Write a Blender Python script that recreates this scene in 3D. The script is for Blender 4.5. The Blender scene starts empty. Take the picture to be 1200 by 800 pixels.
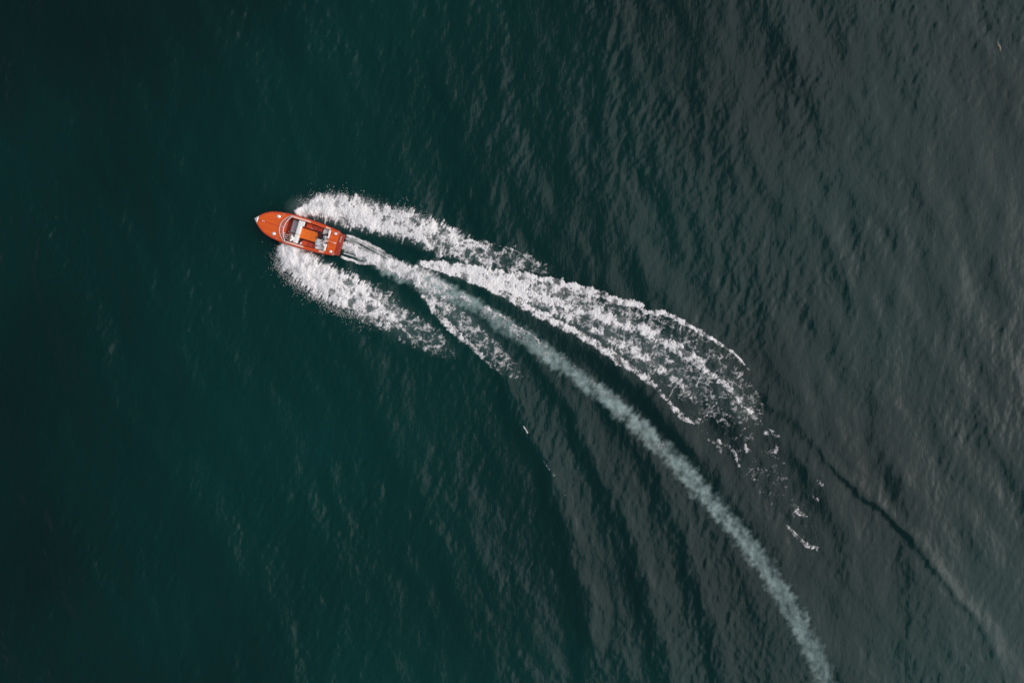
import bpy, bmesh, math, random
import numpy as np
from mathutils import Vector, Matrix

# ------------------------------------------------------------------ camera, sky, sun, exposure
scene = bpy.context.scene
COL = scene.collection
CAM_H = 70.0
S = 0.0703                                  # metres per photo pixel at the water
cam_d = bpy.data.cameras.new('camera')
cam_d.sensor_width = 36.0
cam_d.lens = 18.0 / (600 * S / CAM_H)
cam_d.clip_end = 12000
cam = bpy.data.objects.new('camera', cam_d)
cam.location = (0, 0, CAM_H)
COL.objects.link(cam)
scene.camera = cam

SUN_AZ = math.radians(-2)                   # direction to the sun, from +X towards +Y
SUN_EL = math.radians(38)
world = bpy.data.worlds.new('World')
scene.world = world
world.use_nodes = True
nt = world.node_tree
bg = nt.nodes['Background']
sky = nt.nodes.new('ShaderNodeTexSky')
sky.sky_type = 'NISHITA'
sky.sun_disc = False
sky.sun_elevation = SUN_EL
sky.sun_rotation = math.pi / 2 - SUN_AZ
sky.dust_density = 1.5
sky.air_density = 1.0
hsv = nt.nodes.new('ShaderNodeHueSaturation')
hsv.inputs['Saturation'].default_value = 0.42      # thin overcast
nt.links.new(sky.outputs[0], hsv.inputs['Color'])
nt.links.new(hsv.outputs[0], bg.inputs['Color'])
bg.inputs['Strength'].default_value = 0.10

sun_d = bpy.data.lights.new('sun', 'SUN')
sun_d.energy = 1.4
sun_d.angle = math.radians(87)
sun_d.color = (1.0, 0.965, 0.93)
sun = bpy.data.objects.new('sun', sun_d)
to_sun = Vector((math.cos(SUN_EL) * math.cos(SUN_AZ), math.cos(SUN_EL) * math.sin(SUN_AZ), math.sin(SUN_EL)))
sun.rotation_euler = (-to_sun).to_track_quat('-Z', 'Y').to_euler()
COL.objects.link(sun)

vs = scene.view_settings
vs.view_transform = 'Standard'
vs.look = 'None'
vs.exposure = 0.5
vs.gamma = 1.0
scene.cycles.max_bounces = 8

random.seed(4)
rng = np.random.default_rng(11)

# ------------------------------------------------------------------ helpers: tags, materials, noise
def tag(o, label=None, cat=None, group=None, kind=None):
    if label: o['label'] = label
    if cat: o['category'] = cat
    if group: o['group'] = group
    if kind: o['kind'] = kind
    return o

def principled(name, col, rough=0.5, metal=0.0, coat=0.0, **kw):
    m = bpy.data.materials.new(name)
    m.use_nodes = True
    b = m.node_tree.nodes['Principled BSDF']
    b.inputs['Base Color'].default_value = (*col, 1)
    b.inputs['Roughness'].default_value = rough
    b.inputs['Metallic'].default_value = metal
    b.inputs['Coat Weight'].default_value = coat
    b.inputs['Coat Roughness'].default_value = 0.12
    for k, v in kw.items():
        b.inputs[k].default_value = v
    return m

def N(m, t, **props):
    n = m.node_tree.nodes.new(t)
    for k, v in props.items(): setattr(n, k, v)
    return n
def L(m, a, b): m.node_tree.links.new(a, b)

def mottled(name, ca, cb, scale, rough=0.5, coat=0.0, bump=0.0, stretch=(1, 1, 1)):
    """two-tone noise mottling in object space"""
    m = principled(name, ca, rough, 0, coat)
    b = m.node_tree.nodes['Principled BSDF']
    tc = N(m, 'ShaderNodeTexCoord'); mp = N(m, 'ShaderNodeMapping')
    mp.inputs['Scale'].default_value = stretch
    L(m, tc.outputs['Object'], mp.inputs['Vector'])
    no = N(m, 'ShaderNodeTexNoise'); no.inputs['Scale'].default_value = scale
    no.inputs['Detail'].default_value = 5
    L(m, mp.outputs[0], no.inputs['Vector'])
    mx = N(m, 'ShaderNodeMix', data_type='RGBA')
    mx.inputs[6].default_value = (*ca, 1); mx.inputs[7].default_value = (*cb, 1)
    rp = N(m, 'ShaderNodeMapRange'); rp.inputs[1].default_value = 0.3; rp.inputs[2].default_value = 0.7
    L(m, no.outputs[0], rp.inputs[0]); L(m, rp.outputs[0], mx.inputs[0])
    L(m, mx.outputs[2], b.inputs['Base Color'])
    if bump:
        bp = N(m, 'ShaderNodeBump'); bp.inputs['Strength'].default_value = 0.6; bp.inputs['Distance'].default_value = bump
        L(m, no.outputs[0], bp.inputs['Height']); L(m, bp.outputs[0], b.inputs['Normal'])
    return m

_perm = np.concatenate([rng.permutation(512)] * 3)
def perlin(x, y, seed=0):
    xi = np.floor(x).astype(np.int64); yi = np.floor(y).astype(np.int64)
    xf = x - xi; yf = y - yi
    u = xf * xf * xf * (xf * (xf * 6 - 15) + 10); v = yf * yf * yf * (yf * (yf * 6 - 15) + 10)
    def g(ix, iy, fx, fy):
        h = _perm[_perm[(ix + seed * 37) % 512] + (iy + seed * 91) % 512] * (2 * math.pi / 512)
        return np.cos(h) * fx + np.sin(h) * fy
    a = g(xi, yi, xf, yf); b = g(xi + 1, yi, xf - 1, yf)
    c = g(xi, yi + 1, xf, yf - 1); d = g(xi + 1, yi + 1, xf - 1, yf - 1)
    return (a + u * (b - a)) * (1 - v) + (c + u * (d - c)) * v
def fbm(x, y, seed=0, octv=4, gain=0.5):
    r = 0; a = 1.0; t = 0
    for i in range(octv):
        r = r + a * perlin(x * 2 ** i + i * 17.3, y * 2 ** i - i * 9.1, seed + i); t += a; a *= gain
    return r / t
def worley(x, y, seed=0):
    xi = np.floor(x).astype(np.int64); yi = np.floor(y).astype(np.int64)
    f1 = np.full(x.shape, 9.0); f2 = np.full(x.shape, 9.0)
    for i in (-1, 0, 1):
        for j in (-1, 0, 1):
            cx = xi + i; cy = yi + j
            h = _perm[_perm[(cx + seed * 13) % 512] + (cy + seed * 29) % 512]
            px = cx + (h % 23) / 23.0; py = cy + (h // 23) / 23.0
            d = np.hypot(px - x, py - y)
            f2 = np.minimum(f2, np.maximum(f1, d)); f1 = np.minimum(f1, d)
    return f1, f2
def sstep(a, b, x):
    t = np.clip((x - a) / (b - a), 0, 1)
    return t * t * (3 - 2 * t)

def W(px, py):                              # photo pixel -> metres on the water
    return (np.asarray(px, float) - 600) * S, (400 - np.asarray(py, float)) * S

def catmull(P, n):
    P = np.asarray(P, float)
    Q = np.vstack([2 * P[0] - P[1], P, 2 * P[-1] - P[-2]])
    out = []
    for i in range(1, len(Q) - 2):
        for t in np.arange(n) / n:
            a, b, c, d = Q[i - 1], Q[i], Q[i + 1], Q[i + 2]
            out.append(0.5 * (2 * b + (c - a) * t + (2 * a - 5 * b + 4 * c - d) * t * t + (3 * b - a - 3 * c + d) * t ** 3))
    out.append(Q[-2])
    return np.array(out)

def along(rows, X, Y, reach, n=4):
    """rows: (px,py,extra...) of a line on the water. Returns mask indices, distance along, signed side distance, interpolated extras."""
    R = catmull(rows, n)
    wx, wy = W(R[:, 0], R[:, 1])
    ex = R[:, 2:]
    m = (X > wx.min() - reach) & (X < wx.max() + reach) & (Y > wy.min() - reach) & (Y < wy.max() + reach)
    x = X[m]; y = Y[m]
    best = np.full(x.shape, 1e9); U = np.zeros(x.shape); D = np.zeros(x.shape); E = np.zeros((ex.shape[1],) + x.shape)
    u0 = 0.0
    for i in range(len(wx) - 1):
        dx, dy = wx[i + 1] - wx[i], wy[i + 1] - wy[i]
        ln = math.hypot(dx, dy)
        if ln < 1e-9: continue
        t = np.clip(((x - wx[i]) * dx + (y - wy[i]) * dy) / ln ** 2, 0, 1)
        qx = x - wx[i] - t * dx; qy = y - wy[i] - t * dy
        d = np.hypot(qx, qy)
        k = d < best
        best[k] = d[k]; U[k] = (u0 + t * ln)[k]
        D[k] = (np.sign(dx * qy - dy * qx) * d)[k]
        for e in range(ex.shape[1]):
            E[e][k] = (ex[i, e] * (1 - t) + ex[i + 1, e] * t)[k]
        u0 += ln
    return m, U, D, E

# ------------------------------------------------------------------ sea: one sheet, finely waved in view and running to the horizon
STEP = 0.1
fx = np.arange(-50, 50.001, STEP); fy = np.arange(-35, 35.001, STEP)
NX, NY = len(fx), len(fy)
GX, GY = np.meshgrid(fx, fy)

def wave_field(comps, nx, ny, step, seed):
    """random sea made of directional bands: (wavelength lo, hi, crest-normal angle deg, spread deg, rms slope)"""
    r = np.random.default_rng(seed)
    kx = np.fft.fftfreq(nx, step) * 2 * np.pi; ky = np.fft.rfftfreq(ny, step) * 2 * np.pi
    KX, KY = np.meshgrid(kx, ky, indexing='ij')
    K = np.hypot(KX, KY) + 1e-9
    A = np.arctan2(KY, KX)
    tot = np.zeros((nx, ny))
    for lo, hi, ang, spr, slope in comps:
        k0, k1 = 2 * np.pi / hi, 2 * np.pi / lo
        band = np.exp(-0.5 * ((np.log(K) - 0.5 * (np.log(k0) + np.log(k1))) / (0.5 * np.log(k1 / k0))) ** 2)
        da = np.angle(np.exp(2j * (A - math.radians(ang)))) / 2      # crests have no sense of direction
        sp = band * np.exp(-0.5 * (da / math.radians(spr)) ** 2) / K ** 2
        F = sp * (r.normal(size=K.shape) + 1j * r.normal(size=K.shape))
        h = np.fft.irfft2(F, s=(nx, ny))
        gx, gy = np.gradient(h, step)
        tot += h * slope / np.sqrt((gx ** 2 + gy ** 2).mean())
    return tot.T

swell = wave_field([(4.0, 11.0, 30, 20, 0.046), (1.5, 4.0, 18, 34, 0.050)], NX, NY, STEP, 3)
ripple = wave_field([(0.6, 1.3, -24, 24, 0.036), (0.3, 0.6, -14, 50, 0.034), (0.4, 1.2, 20, 50, 0.030)], NX, NY, STEP, 5)
mod = 0.45 + 1.1 * sstep(-0.25, 0.35, fbm(GX / 11 + 3, GY / 11, 40, 4, 0.6))
_m, _U, _D, _E = along([(480, 320), (550, 354), (650, 420), (750, 500), (850, 605), (940, 735), (990, 860)], GX, GY, 22)
calm = np.ones_like(swell)
calm[_m] -= 0.8 * np.exp(-np.abs((_D + 4.5) / 8.5) ** 3) * sstep(3, 10, _U)
H = swell * calm + ripple * mod * (0.85 + 0.15 * calm)

def add_line_wave(rows, prof, reach, jag=0.0):
    """rows (px,py,amp,width_px): a long wave along a line, profile as a function of signed distance/width"""
    m, U, D, E = along(rows, GX, GY, reach)
    wob = 0.6 * perlin(U / 3.4, D / 6 + 3.3, 60) + 0.12 * perlin(U / 1.1, D / 3, 63) + jag * fbm(U / 1.6, D / 6, 67, 4, 0.6)
    w = np.maximum(E[1] * S, 0.05)
    vary = 0.95 + 0.45 * perlin(U / 2.2, U * 0 + 8.8, 61)
    H[m] += E[0] * vary * prof((D + wob * w) / w) * sstep(0, 2.5, U)
hump = lambda q: np.exp(-q * q)
steep = lambda q: np.where(q > 0, np.exp(-(q / 0.55) ** 2), np.exp(-(q / 1.7) ** 2))      # sharp on the upper right side
steepL = lambda q: np.where(q < 0, np.exp(-(q / 0.85) ** 2), np.exp(-(q / 1.6) ** 2))     # sharp on the lower left side

# stern waves running out below the propeller wash: a train of long crests
_py = 400 - fy / S; _px = 600 + fx / S
_ky = [400, 440, 480, 540, 640, 740, 900]
_cr = [np.interp(_py, _ky, c) for c in ([500, 530, 545, 575, 595, 610, 630], [560, 588, 606, 640, 668, 690, 715], [612, 645, 672, 700, 750, 778, 806],
                                         [652, 690, 722, 768, 807, 840, 875], [690, 735, 775, 822, 868, 905, 945], [735, 785, 830, 880, 925, 965, 1010])]
PH = np.zeros_like(H); AM = np.zeros_like(H)
_wob = 0.28 * fbm(GX / 3.0, GY / 5, 64, 4, .55) + 0.12 * fbm(GX / 0.8, GY / 1.5, 65, 3)
for r_ in range(NY):
    if _py[r_] < 395: continue
    xc = [c[r_] for c in _cr]
    PH[r_] = np.interp(_px, xc, range(6))
    AM[r_] = np.interp(_px, xc, [0, .10, .115, .07, .02, 0]) * np.interp(_py[r_], [400, 470, 560, 900], [0, .75, 1, 1])
PH += _wob * (AM > 0)
AM *= 0.85 + 0.9 * fbm(GX / 2.2, GY / 4.5, 66, 3)
H += AM * (np.cos(2 * np.pi * PH) + 0.25 * np.cos(4 * np.pi * PH + 0.8))
add_line_wave([(500, 352, .06, 14), (550, 405, .10, 15), (587, 440, .14, 15), (612, 497, .16, 15), (640, 547, .16, 16), (668, 640, .1, 18), (690, 740, .06, 20)], steepL, 9)
add_line_wave([(640, 400, -.1, 12), (700, 447, -.15, 14), (760, 495, -.14, 14), (820, 560, -.11, 15), (880, 640, -.07, 16), (940, 740, -.04, 16), (980, 830, -.1, 14)], hump, 6)
add_line_wave([(660, 385, .08, 12), (720, 428, .12, 14), (780, 485, .14, 14), (840, 560, .12, 14), (900, 650, .1, 14), (960, 760, .1, 14)], hump, 6)
# steep outer wave on the right of the wake
add_line_wave([(851, 411, .05, 9), (880, 440, .08, 9), (905, 474, .09, 8), (940, 500, .08, 8), (962, 526, .08, 8), (981, 550, .12, 6), (1012, 580, .16, 5.5), (1046, 606, .17, 5.5), (1076, 642, .16, 6), (1112, 688, .14, 6), (1150, 735, .09, 6), (1185, 800, .06, 7)], steepL, 6, 1.6)
add_line_wave([(690, 345, .12, 16), (740, 362, .14, 18), (800, 395, .12, 20), (850, 430, .1, 20)], hump, 6)
# bow waves
add_line_wave([(352, 246, .15, 14), (390, 243, .25, 16), (440, 255, .22, 16), (500, 272, .18, 15), (560, 296, .14, 14), (630, 314, .08, 12)], hump, 5)
add_line_wave([(335, 296, .15, 14), (365, 322, .25, 18), (410, 348, .2, 18), (460, 376, .16, 16), (520, 410, .1, 14), (570, 446, .06, 12)], hump, 5)
add_line_wave([(404, 285, -.12, 10), (440, 300, .1, 10), (480, 318, .22, 10), (520, 335, .12, 10), (600, 380, .03, 10)], hump, 4)
add_line_wave([(404, 275, -.12, 7), (440, 282, -.15, 9), (480, 296, -.12, 9)], hump, 3)
add_line_wave([(400, 302, -.12, 7), (440, 325, -.15, 11), (480, 345, -.12, 10)], hump, 3)

# the hull presses the water down where it sits
_bx = (346.4 - 600) * S * (CAM_H - 1) / CAM_H; _by = (400 - 270.65) * S * (CAM_H - 1) / CAM_H
def hull_coords(x, y):
    c, s_ = math.cos(math.radians(163.3)), math.sin(math.radians(163.3))
    lx = (x - _bx) * c + (y - _by) * s_; ly = -(x - _bx) * s_ + (y - _by) * c
    return 50.4 - lx / (0.0693 * 0.972), -ly / 0.0693
_s, _t = hull_coords(GX, GY)
_in = (_s > 4) & (_s < 101) & (np.abs(_t) < np.interp(_s, [0, 3.4, 12.9, 24.5, 36, 60, 82, 101], [.5, 4, 11, 14.5, 16, 16.5, 15.5, 13.3]))
H[_in] = np.minimum(H[_in], -0.02)
# calmer, finely combed water inside the wake and the churned water's colour
aer = np.zeros_like(H)
wash = [(402, 287, 5, .35), (425, 297, 8, .55), (455, 311, 11, .75), (490, 326, 13, .85), (520, 340, 11, .8), (550, 354, 10, .62), (600, 385, 11, .52), (650, 420, 11, .5), (700, 457, 11, .54), (750, 500, 12, .54), (800, 548, 12.5, .52), (850, 605, 12, .5), (900, 668, 12.5, .46), (940, 735, 13, .40), (970, 800, 14, .34), (990, 860, 14, .3)]
m, U, D, E = along(wash, GX, GY, 4)
wq = E[0] * S
edge = 0.8 * fbm(GX[m] / 0.6, GY[m] / 0.55, 70, 4, 0.6) + 0.55 * fbm(GX[m] / 1.5, GY[m] / 1.5, 74, 3)
a = sstep(1.15, 0.35, np.abs(D + 0.06) / wq + edge * 1.1 + 0.35 * perlin(U / 0.28, D / 1.6, 71))
a *= 0.80 + 1.9 * fbm(U / 0.8, D / 0.6, 75, 4, 0.7) + 0.5 * perlin(U / 1.9, D / 1.2, 76) + 0.35 * perlin(U / 3, U * 0, 77)
aer[m] = np.clip(a * E[1] * 0.74, 0, 1)
lump = fbm(GX[m] / 0.5, GY[m] / 0.5, 78, 3)
H[m] += 0.05 * lump * sstep(1.3, .4, np.abs(D) / wq)
# faint greenish aeration left under the foam
for rows in ([(350, 246, 16, .35), (420, 250, 22, .35), (500, 273, 20, .3), (560, 297, 16, .2), (625, 312, 10, .1)],
             [(340, 296, 16, .35), (385, 333, 24, .35), (440, 360, 24, .28), (500, 396, 18, .18), (530, 412, 10, .05)],
             [(494, 310, 6, .45), (560, 322, 14, .4), (640, 352, 24, .32), (730, 392, 34, .26), (800, 430, 38, .2), (870, 480, 20, .1)],
             [(490, 332, 8, .5), (530, 366, 18, .3), (570, 402, 18, .18), (600, 435, 12, .05)]):
    m, U, D, E = along(rows, GX, GY, 4)
    v = sstep(1.2, 0.2, np.abs(D) / (E[0] * S) + 0.5 * fbm(GX[m] / 0.8, GY[m] / 0.8, 80, 3)) * E[1] * 0.35
    aer[m] = np.maximum(aer[m], v)

def grow(edge, far, step):
    out = []; d = step; p = edge
    while p < far:
        d *= 1.35; p += d; out.append(p)
    return np.array(out)
gx_ = grow(fx[-1], 5000, STEP); gy_ = grow(fy[-1], 5000, STEP)
xs = np.concatenate([-gx_[::-1], fx, gx_]); ys = np.concatenate([-gy_[::-1], fy, gy_])
nx, ny = len(xs), len(ys)
XX, YY = np.meshgrid(xs, ys)
ZZ = np.zeros_like(XX); AE = np.zeros_like(XX)
ox, oy = len(gx_), len(gy_)
fade = sstep(50, 47, np.abs(GX)) * sstep(35, 32, np.abs(GY))
H *= fade
ZZ[oy:oy + NY, ox:ox + NX] = H
AE[oy:oy + NY, ox:ox + NX] = aer

def grid_mesh(name, V, F, attrs=None):
    me = bpy.data.meshes.new(name)
    me.vertices.add(len(V)); me.vertices.foreach_set('co', np.ascontiguousarray(V, dtype=np.float32).ravel())
    nf, k = F.shape
    me.loops.add(nf * k); me.loops.foreach_set('vertex_index', np.ascontiguousarray(F, dtype=np.int32).ravel())
    me.polygons.add(nf); me.polygons.foreach_set('loop_start', np.arange(0, nf * k, k, dtype=np.int32))
    me.update(calc_edges=True)
    for an, val in (attrs or {}).items():
        at = me.attributes.new(an, 'FLOAT', 'POINT')
        at.data.foreach_set('value', np.ascontiguousarray(val, dtype=np.float32))
    me.shade_smooth()
    return me
def quads(nx, ny):
    i = np.arange(nx * ny).reshape(ny, nx)
    return np.stack([i[:-1, :-1], i[:-1, 1:], i[1:, 1:], i[1:, :-1]], -1).reshape(-1, 4)

def water_material():
    m = principled('sea_water', (0.002, 0.024, 0.026), 0.06)
    b = m.node_tree.nodes['Principled BSDF']
    b.inputs['IOR'].default_value = 1.295
    at = N(m, 'ShaderNodeAttribute', attribute_name='aeration')
    tc = N(m, 'ShaderNodeTexCoord')
    # body colour with a vignette painted in: lighter left of centre, dark left corners
    no = N(m, 'ShaderNodeAttribute', attribute_name='painted_vignette')
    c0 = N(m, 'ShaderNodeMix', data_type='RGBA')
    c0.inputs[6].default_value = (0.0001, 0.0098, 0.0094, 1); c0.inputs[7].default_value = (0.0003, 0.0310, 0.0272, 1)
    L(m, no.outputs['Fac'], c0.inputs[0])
    c1 = N(m, 'ShaderNodeMix', data_type='RGBA')
    c1.inputs[7].default_value = (0.45, 0.575, 0.55, 1)
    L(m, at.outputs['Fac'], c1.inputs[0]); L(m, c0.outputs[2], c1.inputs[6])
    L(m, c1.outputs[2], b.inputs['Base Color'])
    rr = N(m, 'ShaderNodeMapRange'); rr.inputs[3].default_value = 0.10; rr.inputs[4].default_value = 0.4
    L(m, at.outputs['Fac'], rr.inputs[0]); L(m, rr.outputs[0], b.inputs['Roughness'])
    # capillary ripples below the size of the mesh
    mp = N(m, 'ShaderNodeMapping'); mp.inputs['Rotation'].default_value = (0, 0, math.radians(22)); mp.inputs['Scale'].default_value = (1, 0.33, 1)
    L(m, tc.outputs['Object'], mp.inputs['Vector'])
    n2 = N(m, 'ShaderNodeTexNoise'); n2.inputs['Scale'].default_value = 3.2; n2.inputs['Detail'].default_value = 5; n2.inputs['Roughness'].default_value = 0.6; n2.inputs['Distortion'].default_value = 0.6
    L(m, mp.outputs[0], n2.inputs['Vector'])
    bp = N(m, 'ShaderNodeBump'); bp.inputs['Strength'].default_value = 0.6; bp.inputs['Distance'].default_value = 0.05
    L(m, n2.outputs[0], bp.inputs['Height']); L(m, bp.outputs[0], b.inputs['Normal'])
    return m
M_WATER = water_material()
sea_me = grid_mesh('sea', np.stack([XX.ravel(), YY.ravel(), ZZ.ravel()], 1), quads(nx, ny), {'aeration': AE.ravel(), 'painted_vignette': np.clip(0.42 + 1.35 * fbm(XX / 34 + 142.85, YY / 34 + 161.54, 90, 3, 0.45), 0, 1).ravel()})  # noise offset chosen so its light and dark areas paint vignette falloff into the water
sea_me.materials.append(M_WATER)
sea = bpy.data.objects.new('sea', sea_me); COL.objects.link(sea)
tag(sea, kind='structure')

def sea_h(x, y):
    u = np.clip((x - fx[0]) / STEP, 0, NX - 1.001); v = np.clip((y - fy[0]) / STEP, 0, NY - 1.001)
    i = u.astype(int); j = v.astype(int); fu = u - i; fv = v - j
    return (H[j, i] * (1 - fu) + H[j, i + 1] * fu) * (1 - fv) + (H[j + 1, i] * (1 - fu) + H[j + 1, i + 1] * fu) * fv

# ------------------------------------------------------------------ foam: lumpy sheets of bubbles lying on the water
FS = 0.042
x0, y0 = W(312, 660); x1, y1 = W(965, 215)
ffx = np.arange(x0, x1, FS); ffy = np.arange(y0, y1, FS)
FX, FY = np.meshgrid(ffx, ffy)
# lace: warped cell walls, and cauliflower lumps
wx_ = 0.16 * fbm(FX / 0.45, FY / 0.45, 1, 3); wy_ = 0.16 * fbm(FX / 0.45, FY / 0.45, 7, 3)
f1, f2 = worley((FX + wx_ * 2) / 0.42, (FY + wy_ * 2) / 0.42, 3)
lace = 1 - np.clip((f2 - f1) * 1.9, 0, 1)
g1, g2 = worley((FX + wx_) / 0.2, (FY + wy_) / 0.2, 5)
lace2 = 1 - np.clip((g2 - g1) * 1.7, 0, 1)
clump = 0.5 + 0.9 * fbm(FX / 0.62, FY / 0.62, 21, 4, 0.72)
patch = 0.5 + 0.9 * fbm(FX / 2.2, FY / 2.2, 27, 4, 0.55)
fine = 0.5 + 0.9 * fbm(FX / 0.19, FY / 0.19, 31, 2, .8)
rx_ = FX + 0.35 * fbm(FX / 0.9, FY / 0.9, 11, 3); ry_ = FY + 0.35 * fbm(FX / 0.9, FY / 0.9, 15, 3)
curl = 1 - np.clip(np.abs(fbm(rx_ / 1.15, ry_ / 1.15, 51, 4, 0.55)) * 4.2, 0, 1)
curl2 = 1 - np.clip(np.abs(fbm(rx_ / 0.45, ry_ / 0.45, 55, 3, 0.6)) * 4.0, 0, 1)
patch = 0.5 + 0.9 * fbm(rx_ / 1.3, ry_ / 1.3, 27, 4, 0.55)
PAT = 0.08 * lace + 0.05 * lace2 + 0.24 * curl + 0.15 * curl2 + 0.32 * clump + 0.38 * patch + 0.14 * fine
PAT = 0.5 + (PAT - PAT.mean()) / PAT.std() * 0.22

DEN = np.zeros_like(FX); GRP = np.zeros(FX.shape, int); LIFT = np.zeros_like(FX); MIST = np.zeros_like(FX); STREAK = np.zeros_like(FX)
def ribbon(group, rows, rag=0.35, lift=0.0, streak=0.0, soft=0.6, jet=0.0):
    """rows (px, py, halfwidth px, density)"""
    m, U, D, E = along(rows, FX, FY, 3.5)
    w = np.maximum(E[0] * S, 0.02)
    x = FX[m]; y = FY[m]
    Dm = D + np.minimum(0.42, 1.6 * w) * fbm(x / 0.8, y / 0.8, 34, 4, .6) * sstep(0.1, 1.2, U)
    q = np.abs(Dm) / (w * 1.12) + rag * (1.1 * fbm(x / 0.9, y / 0.9, 33, 4, 0.62) + 0.5 * perlin(x / 0.22, y / 0.22, 37)) + 0.30 * perlin(U / 0.2, D / 1.4, 36) + 0.18 * perlin(U / 0.09, D / 0.8, 38)
    ends = sstep(-0.01, 0.25, U) if rows[0][2] < 5 else 1.0
    v = np.minimum(E[1], 1.25) * (0.90 + 0.55 * perlin(U / 0.8, D / 0.8, 35)) * sstep(1.12, 1.12 - soft, q) * ends
    st = perlin(U / 1.3, D / 0.13, 39) * 0.7 + perlin(U / 0.5, D / 0.06, 43) * 0.4
    k = v > DEN[m]
    d = DEN[m]; d[k] = v[k]; DEN[m] = d
    g = GRP[m]; g[k] = group; GRP[m] = g
    l = LIFT[m]; l = np.maximum(l, v * lift * np.sqrt(np.clip(1 - (D / w) ** 2, 0, 1)) * np.exp(-U / 3.0)); LIFT[m] = l
    if lift:
        MIST[m] = np.where(k, np.exp(-(U / 3.6) ** 2), MIST[m])
    if jet:
        MIST[m] = np.where(k, np.exp(-(U / jet) ** 2), MIST[m])
    s_ = STREAK[m]; s_ = s_ + np.where(k, streak * st * np.exp(-U / 3.5), 0); STREAK[m] = s_

# 1 starboard bow spray
ribbon(1, [(345, 252, 4, 1.05), (358, 247, 9, 1.1), (375, 243, 15, 1.15), (395, 245, 18, 1.15), (420, 250, 19, 1.05), (450, 258, 18, 1.0), (480, 264, 18, .92), (510, 276, 18, .8), (540, 290, 16, .7), (570, 299, 14, .6), (600, 305, 14, .54), (634, 314, 9, .3)], .4, .5, .5)
ribbon(1, [(410, 262, 4, .9), (440, 264, 6, 1.0), (470, 270, 6, .98), (500, 282, 6, .85), (515, 296, 5, .75), (510, 303, 3, .5)], .5)
ribbon(1, [(470, 262, 3, .8), (498, 265, 3, .85), (515, 268, 2, .9), (530, 277, 2, .95), (536, 286, 2, .8)], .6)
ribbon(1, [(537, 287, 1.5, .85), (548, 282, 1.8, .95), (558, 284, 1.8, .95), (568, 294, 1.5, .85)], .6)
ribbon(1, [(590, 289, 1.2, .5), (604, 294, 1.4, .7), (618, 302, 1.2, .5)], .6)
# 2 port bow spray
ribbon(2, [(340, 284, 13, 1.1), (343, 300, 20, 1.15), (362, 317, 22, 1.15), (385, 331, 22, 1.05), (410, 344, 22, .92), (435, 357, 21, .72), (460, 372, 19, .58), (485, 388, 17, .50), (510, 402, 14, .42), (534, 416, 8, .2)], .42, .55, .35)
ribbon(2, [(380, 315, 5, 1), (405, 333, 6, .95), (430, 348, 5, .9), (450, 362, 4, .85), (466, 378, 2.5, .85), (478, 391, 1.5, .75), (490, 402, 1, .5)], .6)
# 3 propeller wash
ribbon(3, [(401, 287, 5, .85), (415, 293, 6, .95), (435, 302, 7, 1.05), (455, 311, 9, 1.0), (475, 318, 10, .98), (495, 325, 11, .82), (515, 335, 10, .58), (540, 348, 8, .42), (570, 365, 7, .32), (620, 398, 7, .27), (700, 457, 8, .16), (800, 548, 8, .1)], .45, .0, .5, jet=5)
ribbon(3, [(404, 275, 1.5, .95), (420, 281, 2, .85), (437, 289, 2.3, .75), (452, 298, 2.3, .6), (470, 309, 2, .5)], .2, jet=5)
ribbon(3, [(403, 279, 1, .7), (420, 287, 1.3, .6), (438, 297, 1.6, .6), (455, 306, 2, .7)], .2, jet=5)
ribbon(3, [(398, 300, 1.5, .95), (412, 305.5, 1.8, .95), (425, 308, 2, .85), (440, 309, 2.5, .85), (455, 313, 3, .8)], .2, jet=5)
for k_ in range(5):                                   # fine streaks fanning from the transom
    t_ = k_ - 2
    ribbon(3, [(402 - t_ * .9, 287 + t_ * 4.6, .7, .85), (420 - t_, 293 + t_ * 4.2, .9, .72), (442, 302 + t_ * 3.4, 1.1, .72), (466, 313 + t_ * 2.4, 1.4, .8), (488, 322 + t_ * 1.6, 2, .7)], .2, jet=5)
ribbon(3, [(520, 334, 3, .7), (550, 351, 2.5, .6), (580, 366, 2, .52), (610, 385, 2, .45), (640, 406, 2, .4)], .5)
# 4 broad wake foam on the outer side of the turn
ribbon(4, [(490, 308, 3, 1.0), (520, 312, 5, 1.1), (550, 319, 8, 1.1), (580, 327, 11, 1.05), (610, 337, 13, .98), (640, 346, 16, .80), (670, 357, 18, .62), (700, 370, 21, .49), (730, 385, 25, .44), (760, 402, 30, .40), (790, 418, 34, .37), (820, 435, 33, .34), (850, 455, 28, .31), (880, 485, 18, .26)], .3, soft=.35)
ribbon(4, [(494, 311, 1.5, 1), (520, 318, 2.3, 1), (550, 328, 3, 1), (580, 341, 4, 1), (610, 356, 4.5, 1), (640, 372, 5, .95), (670, 387, 5, .9), (700, 404, 5, .82), (725, 422, 5, .75), (745, 435, 4, .62), (765, 450, 3.5, .58), (784, 473, 3.5, .58), (800, 488, 3.5, .55), (811, 495, 2, .4)], .5)
ribbon(4, [(640, 350, 6, .95), (680, 362, 7, .95), (710, 371, 8, .95), (740, 382, 8, .92), (765, 392, 7.5, .92), (785, 404, 7.5, .9), (803, 415, 7, .88), (817, 424, 6, .82), (830, 437, 4, .74), (845, 447, 4, .72), (860, 461, 4, .7), (875, 477, 3, .62), (886, 491, 3, .5)], .6)
ribbon(4, [(600, 321, 4, 1), (640, 328, 4, 1), (676, 337, 5, .95), (705, 346, 5, .92), (725, 354, 4.5, .9), (746, 356, 4, .9), (758, 366, 3, .85), (781, 368, 3.5, .86), (816, 387, 2.5, .8), (850, 407, 2, .75), (863, 417, 1.4, .7), (877, 433, .8, .5)], .5)
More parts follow.
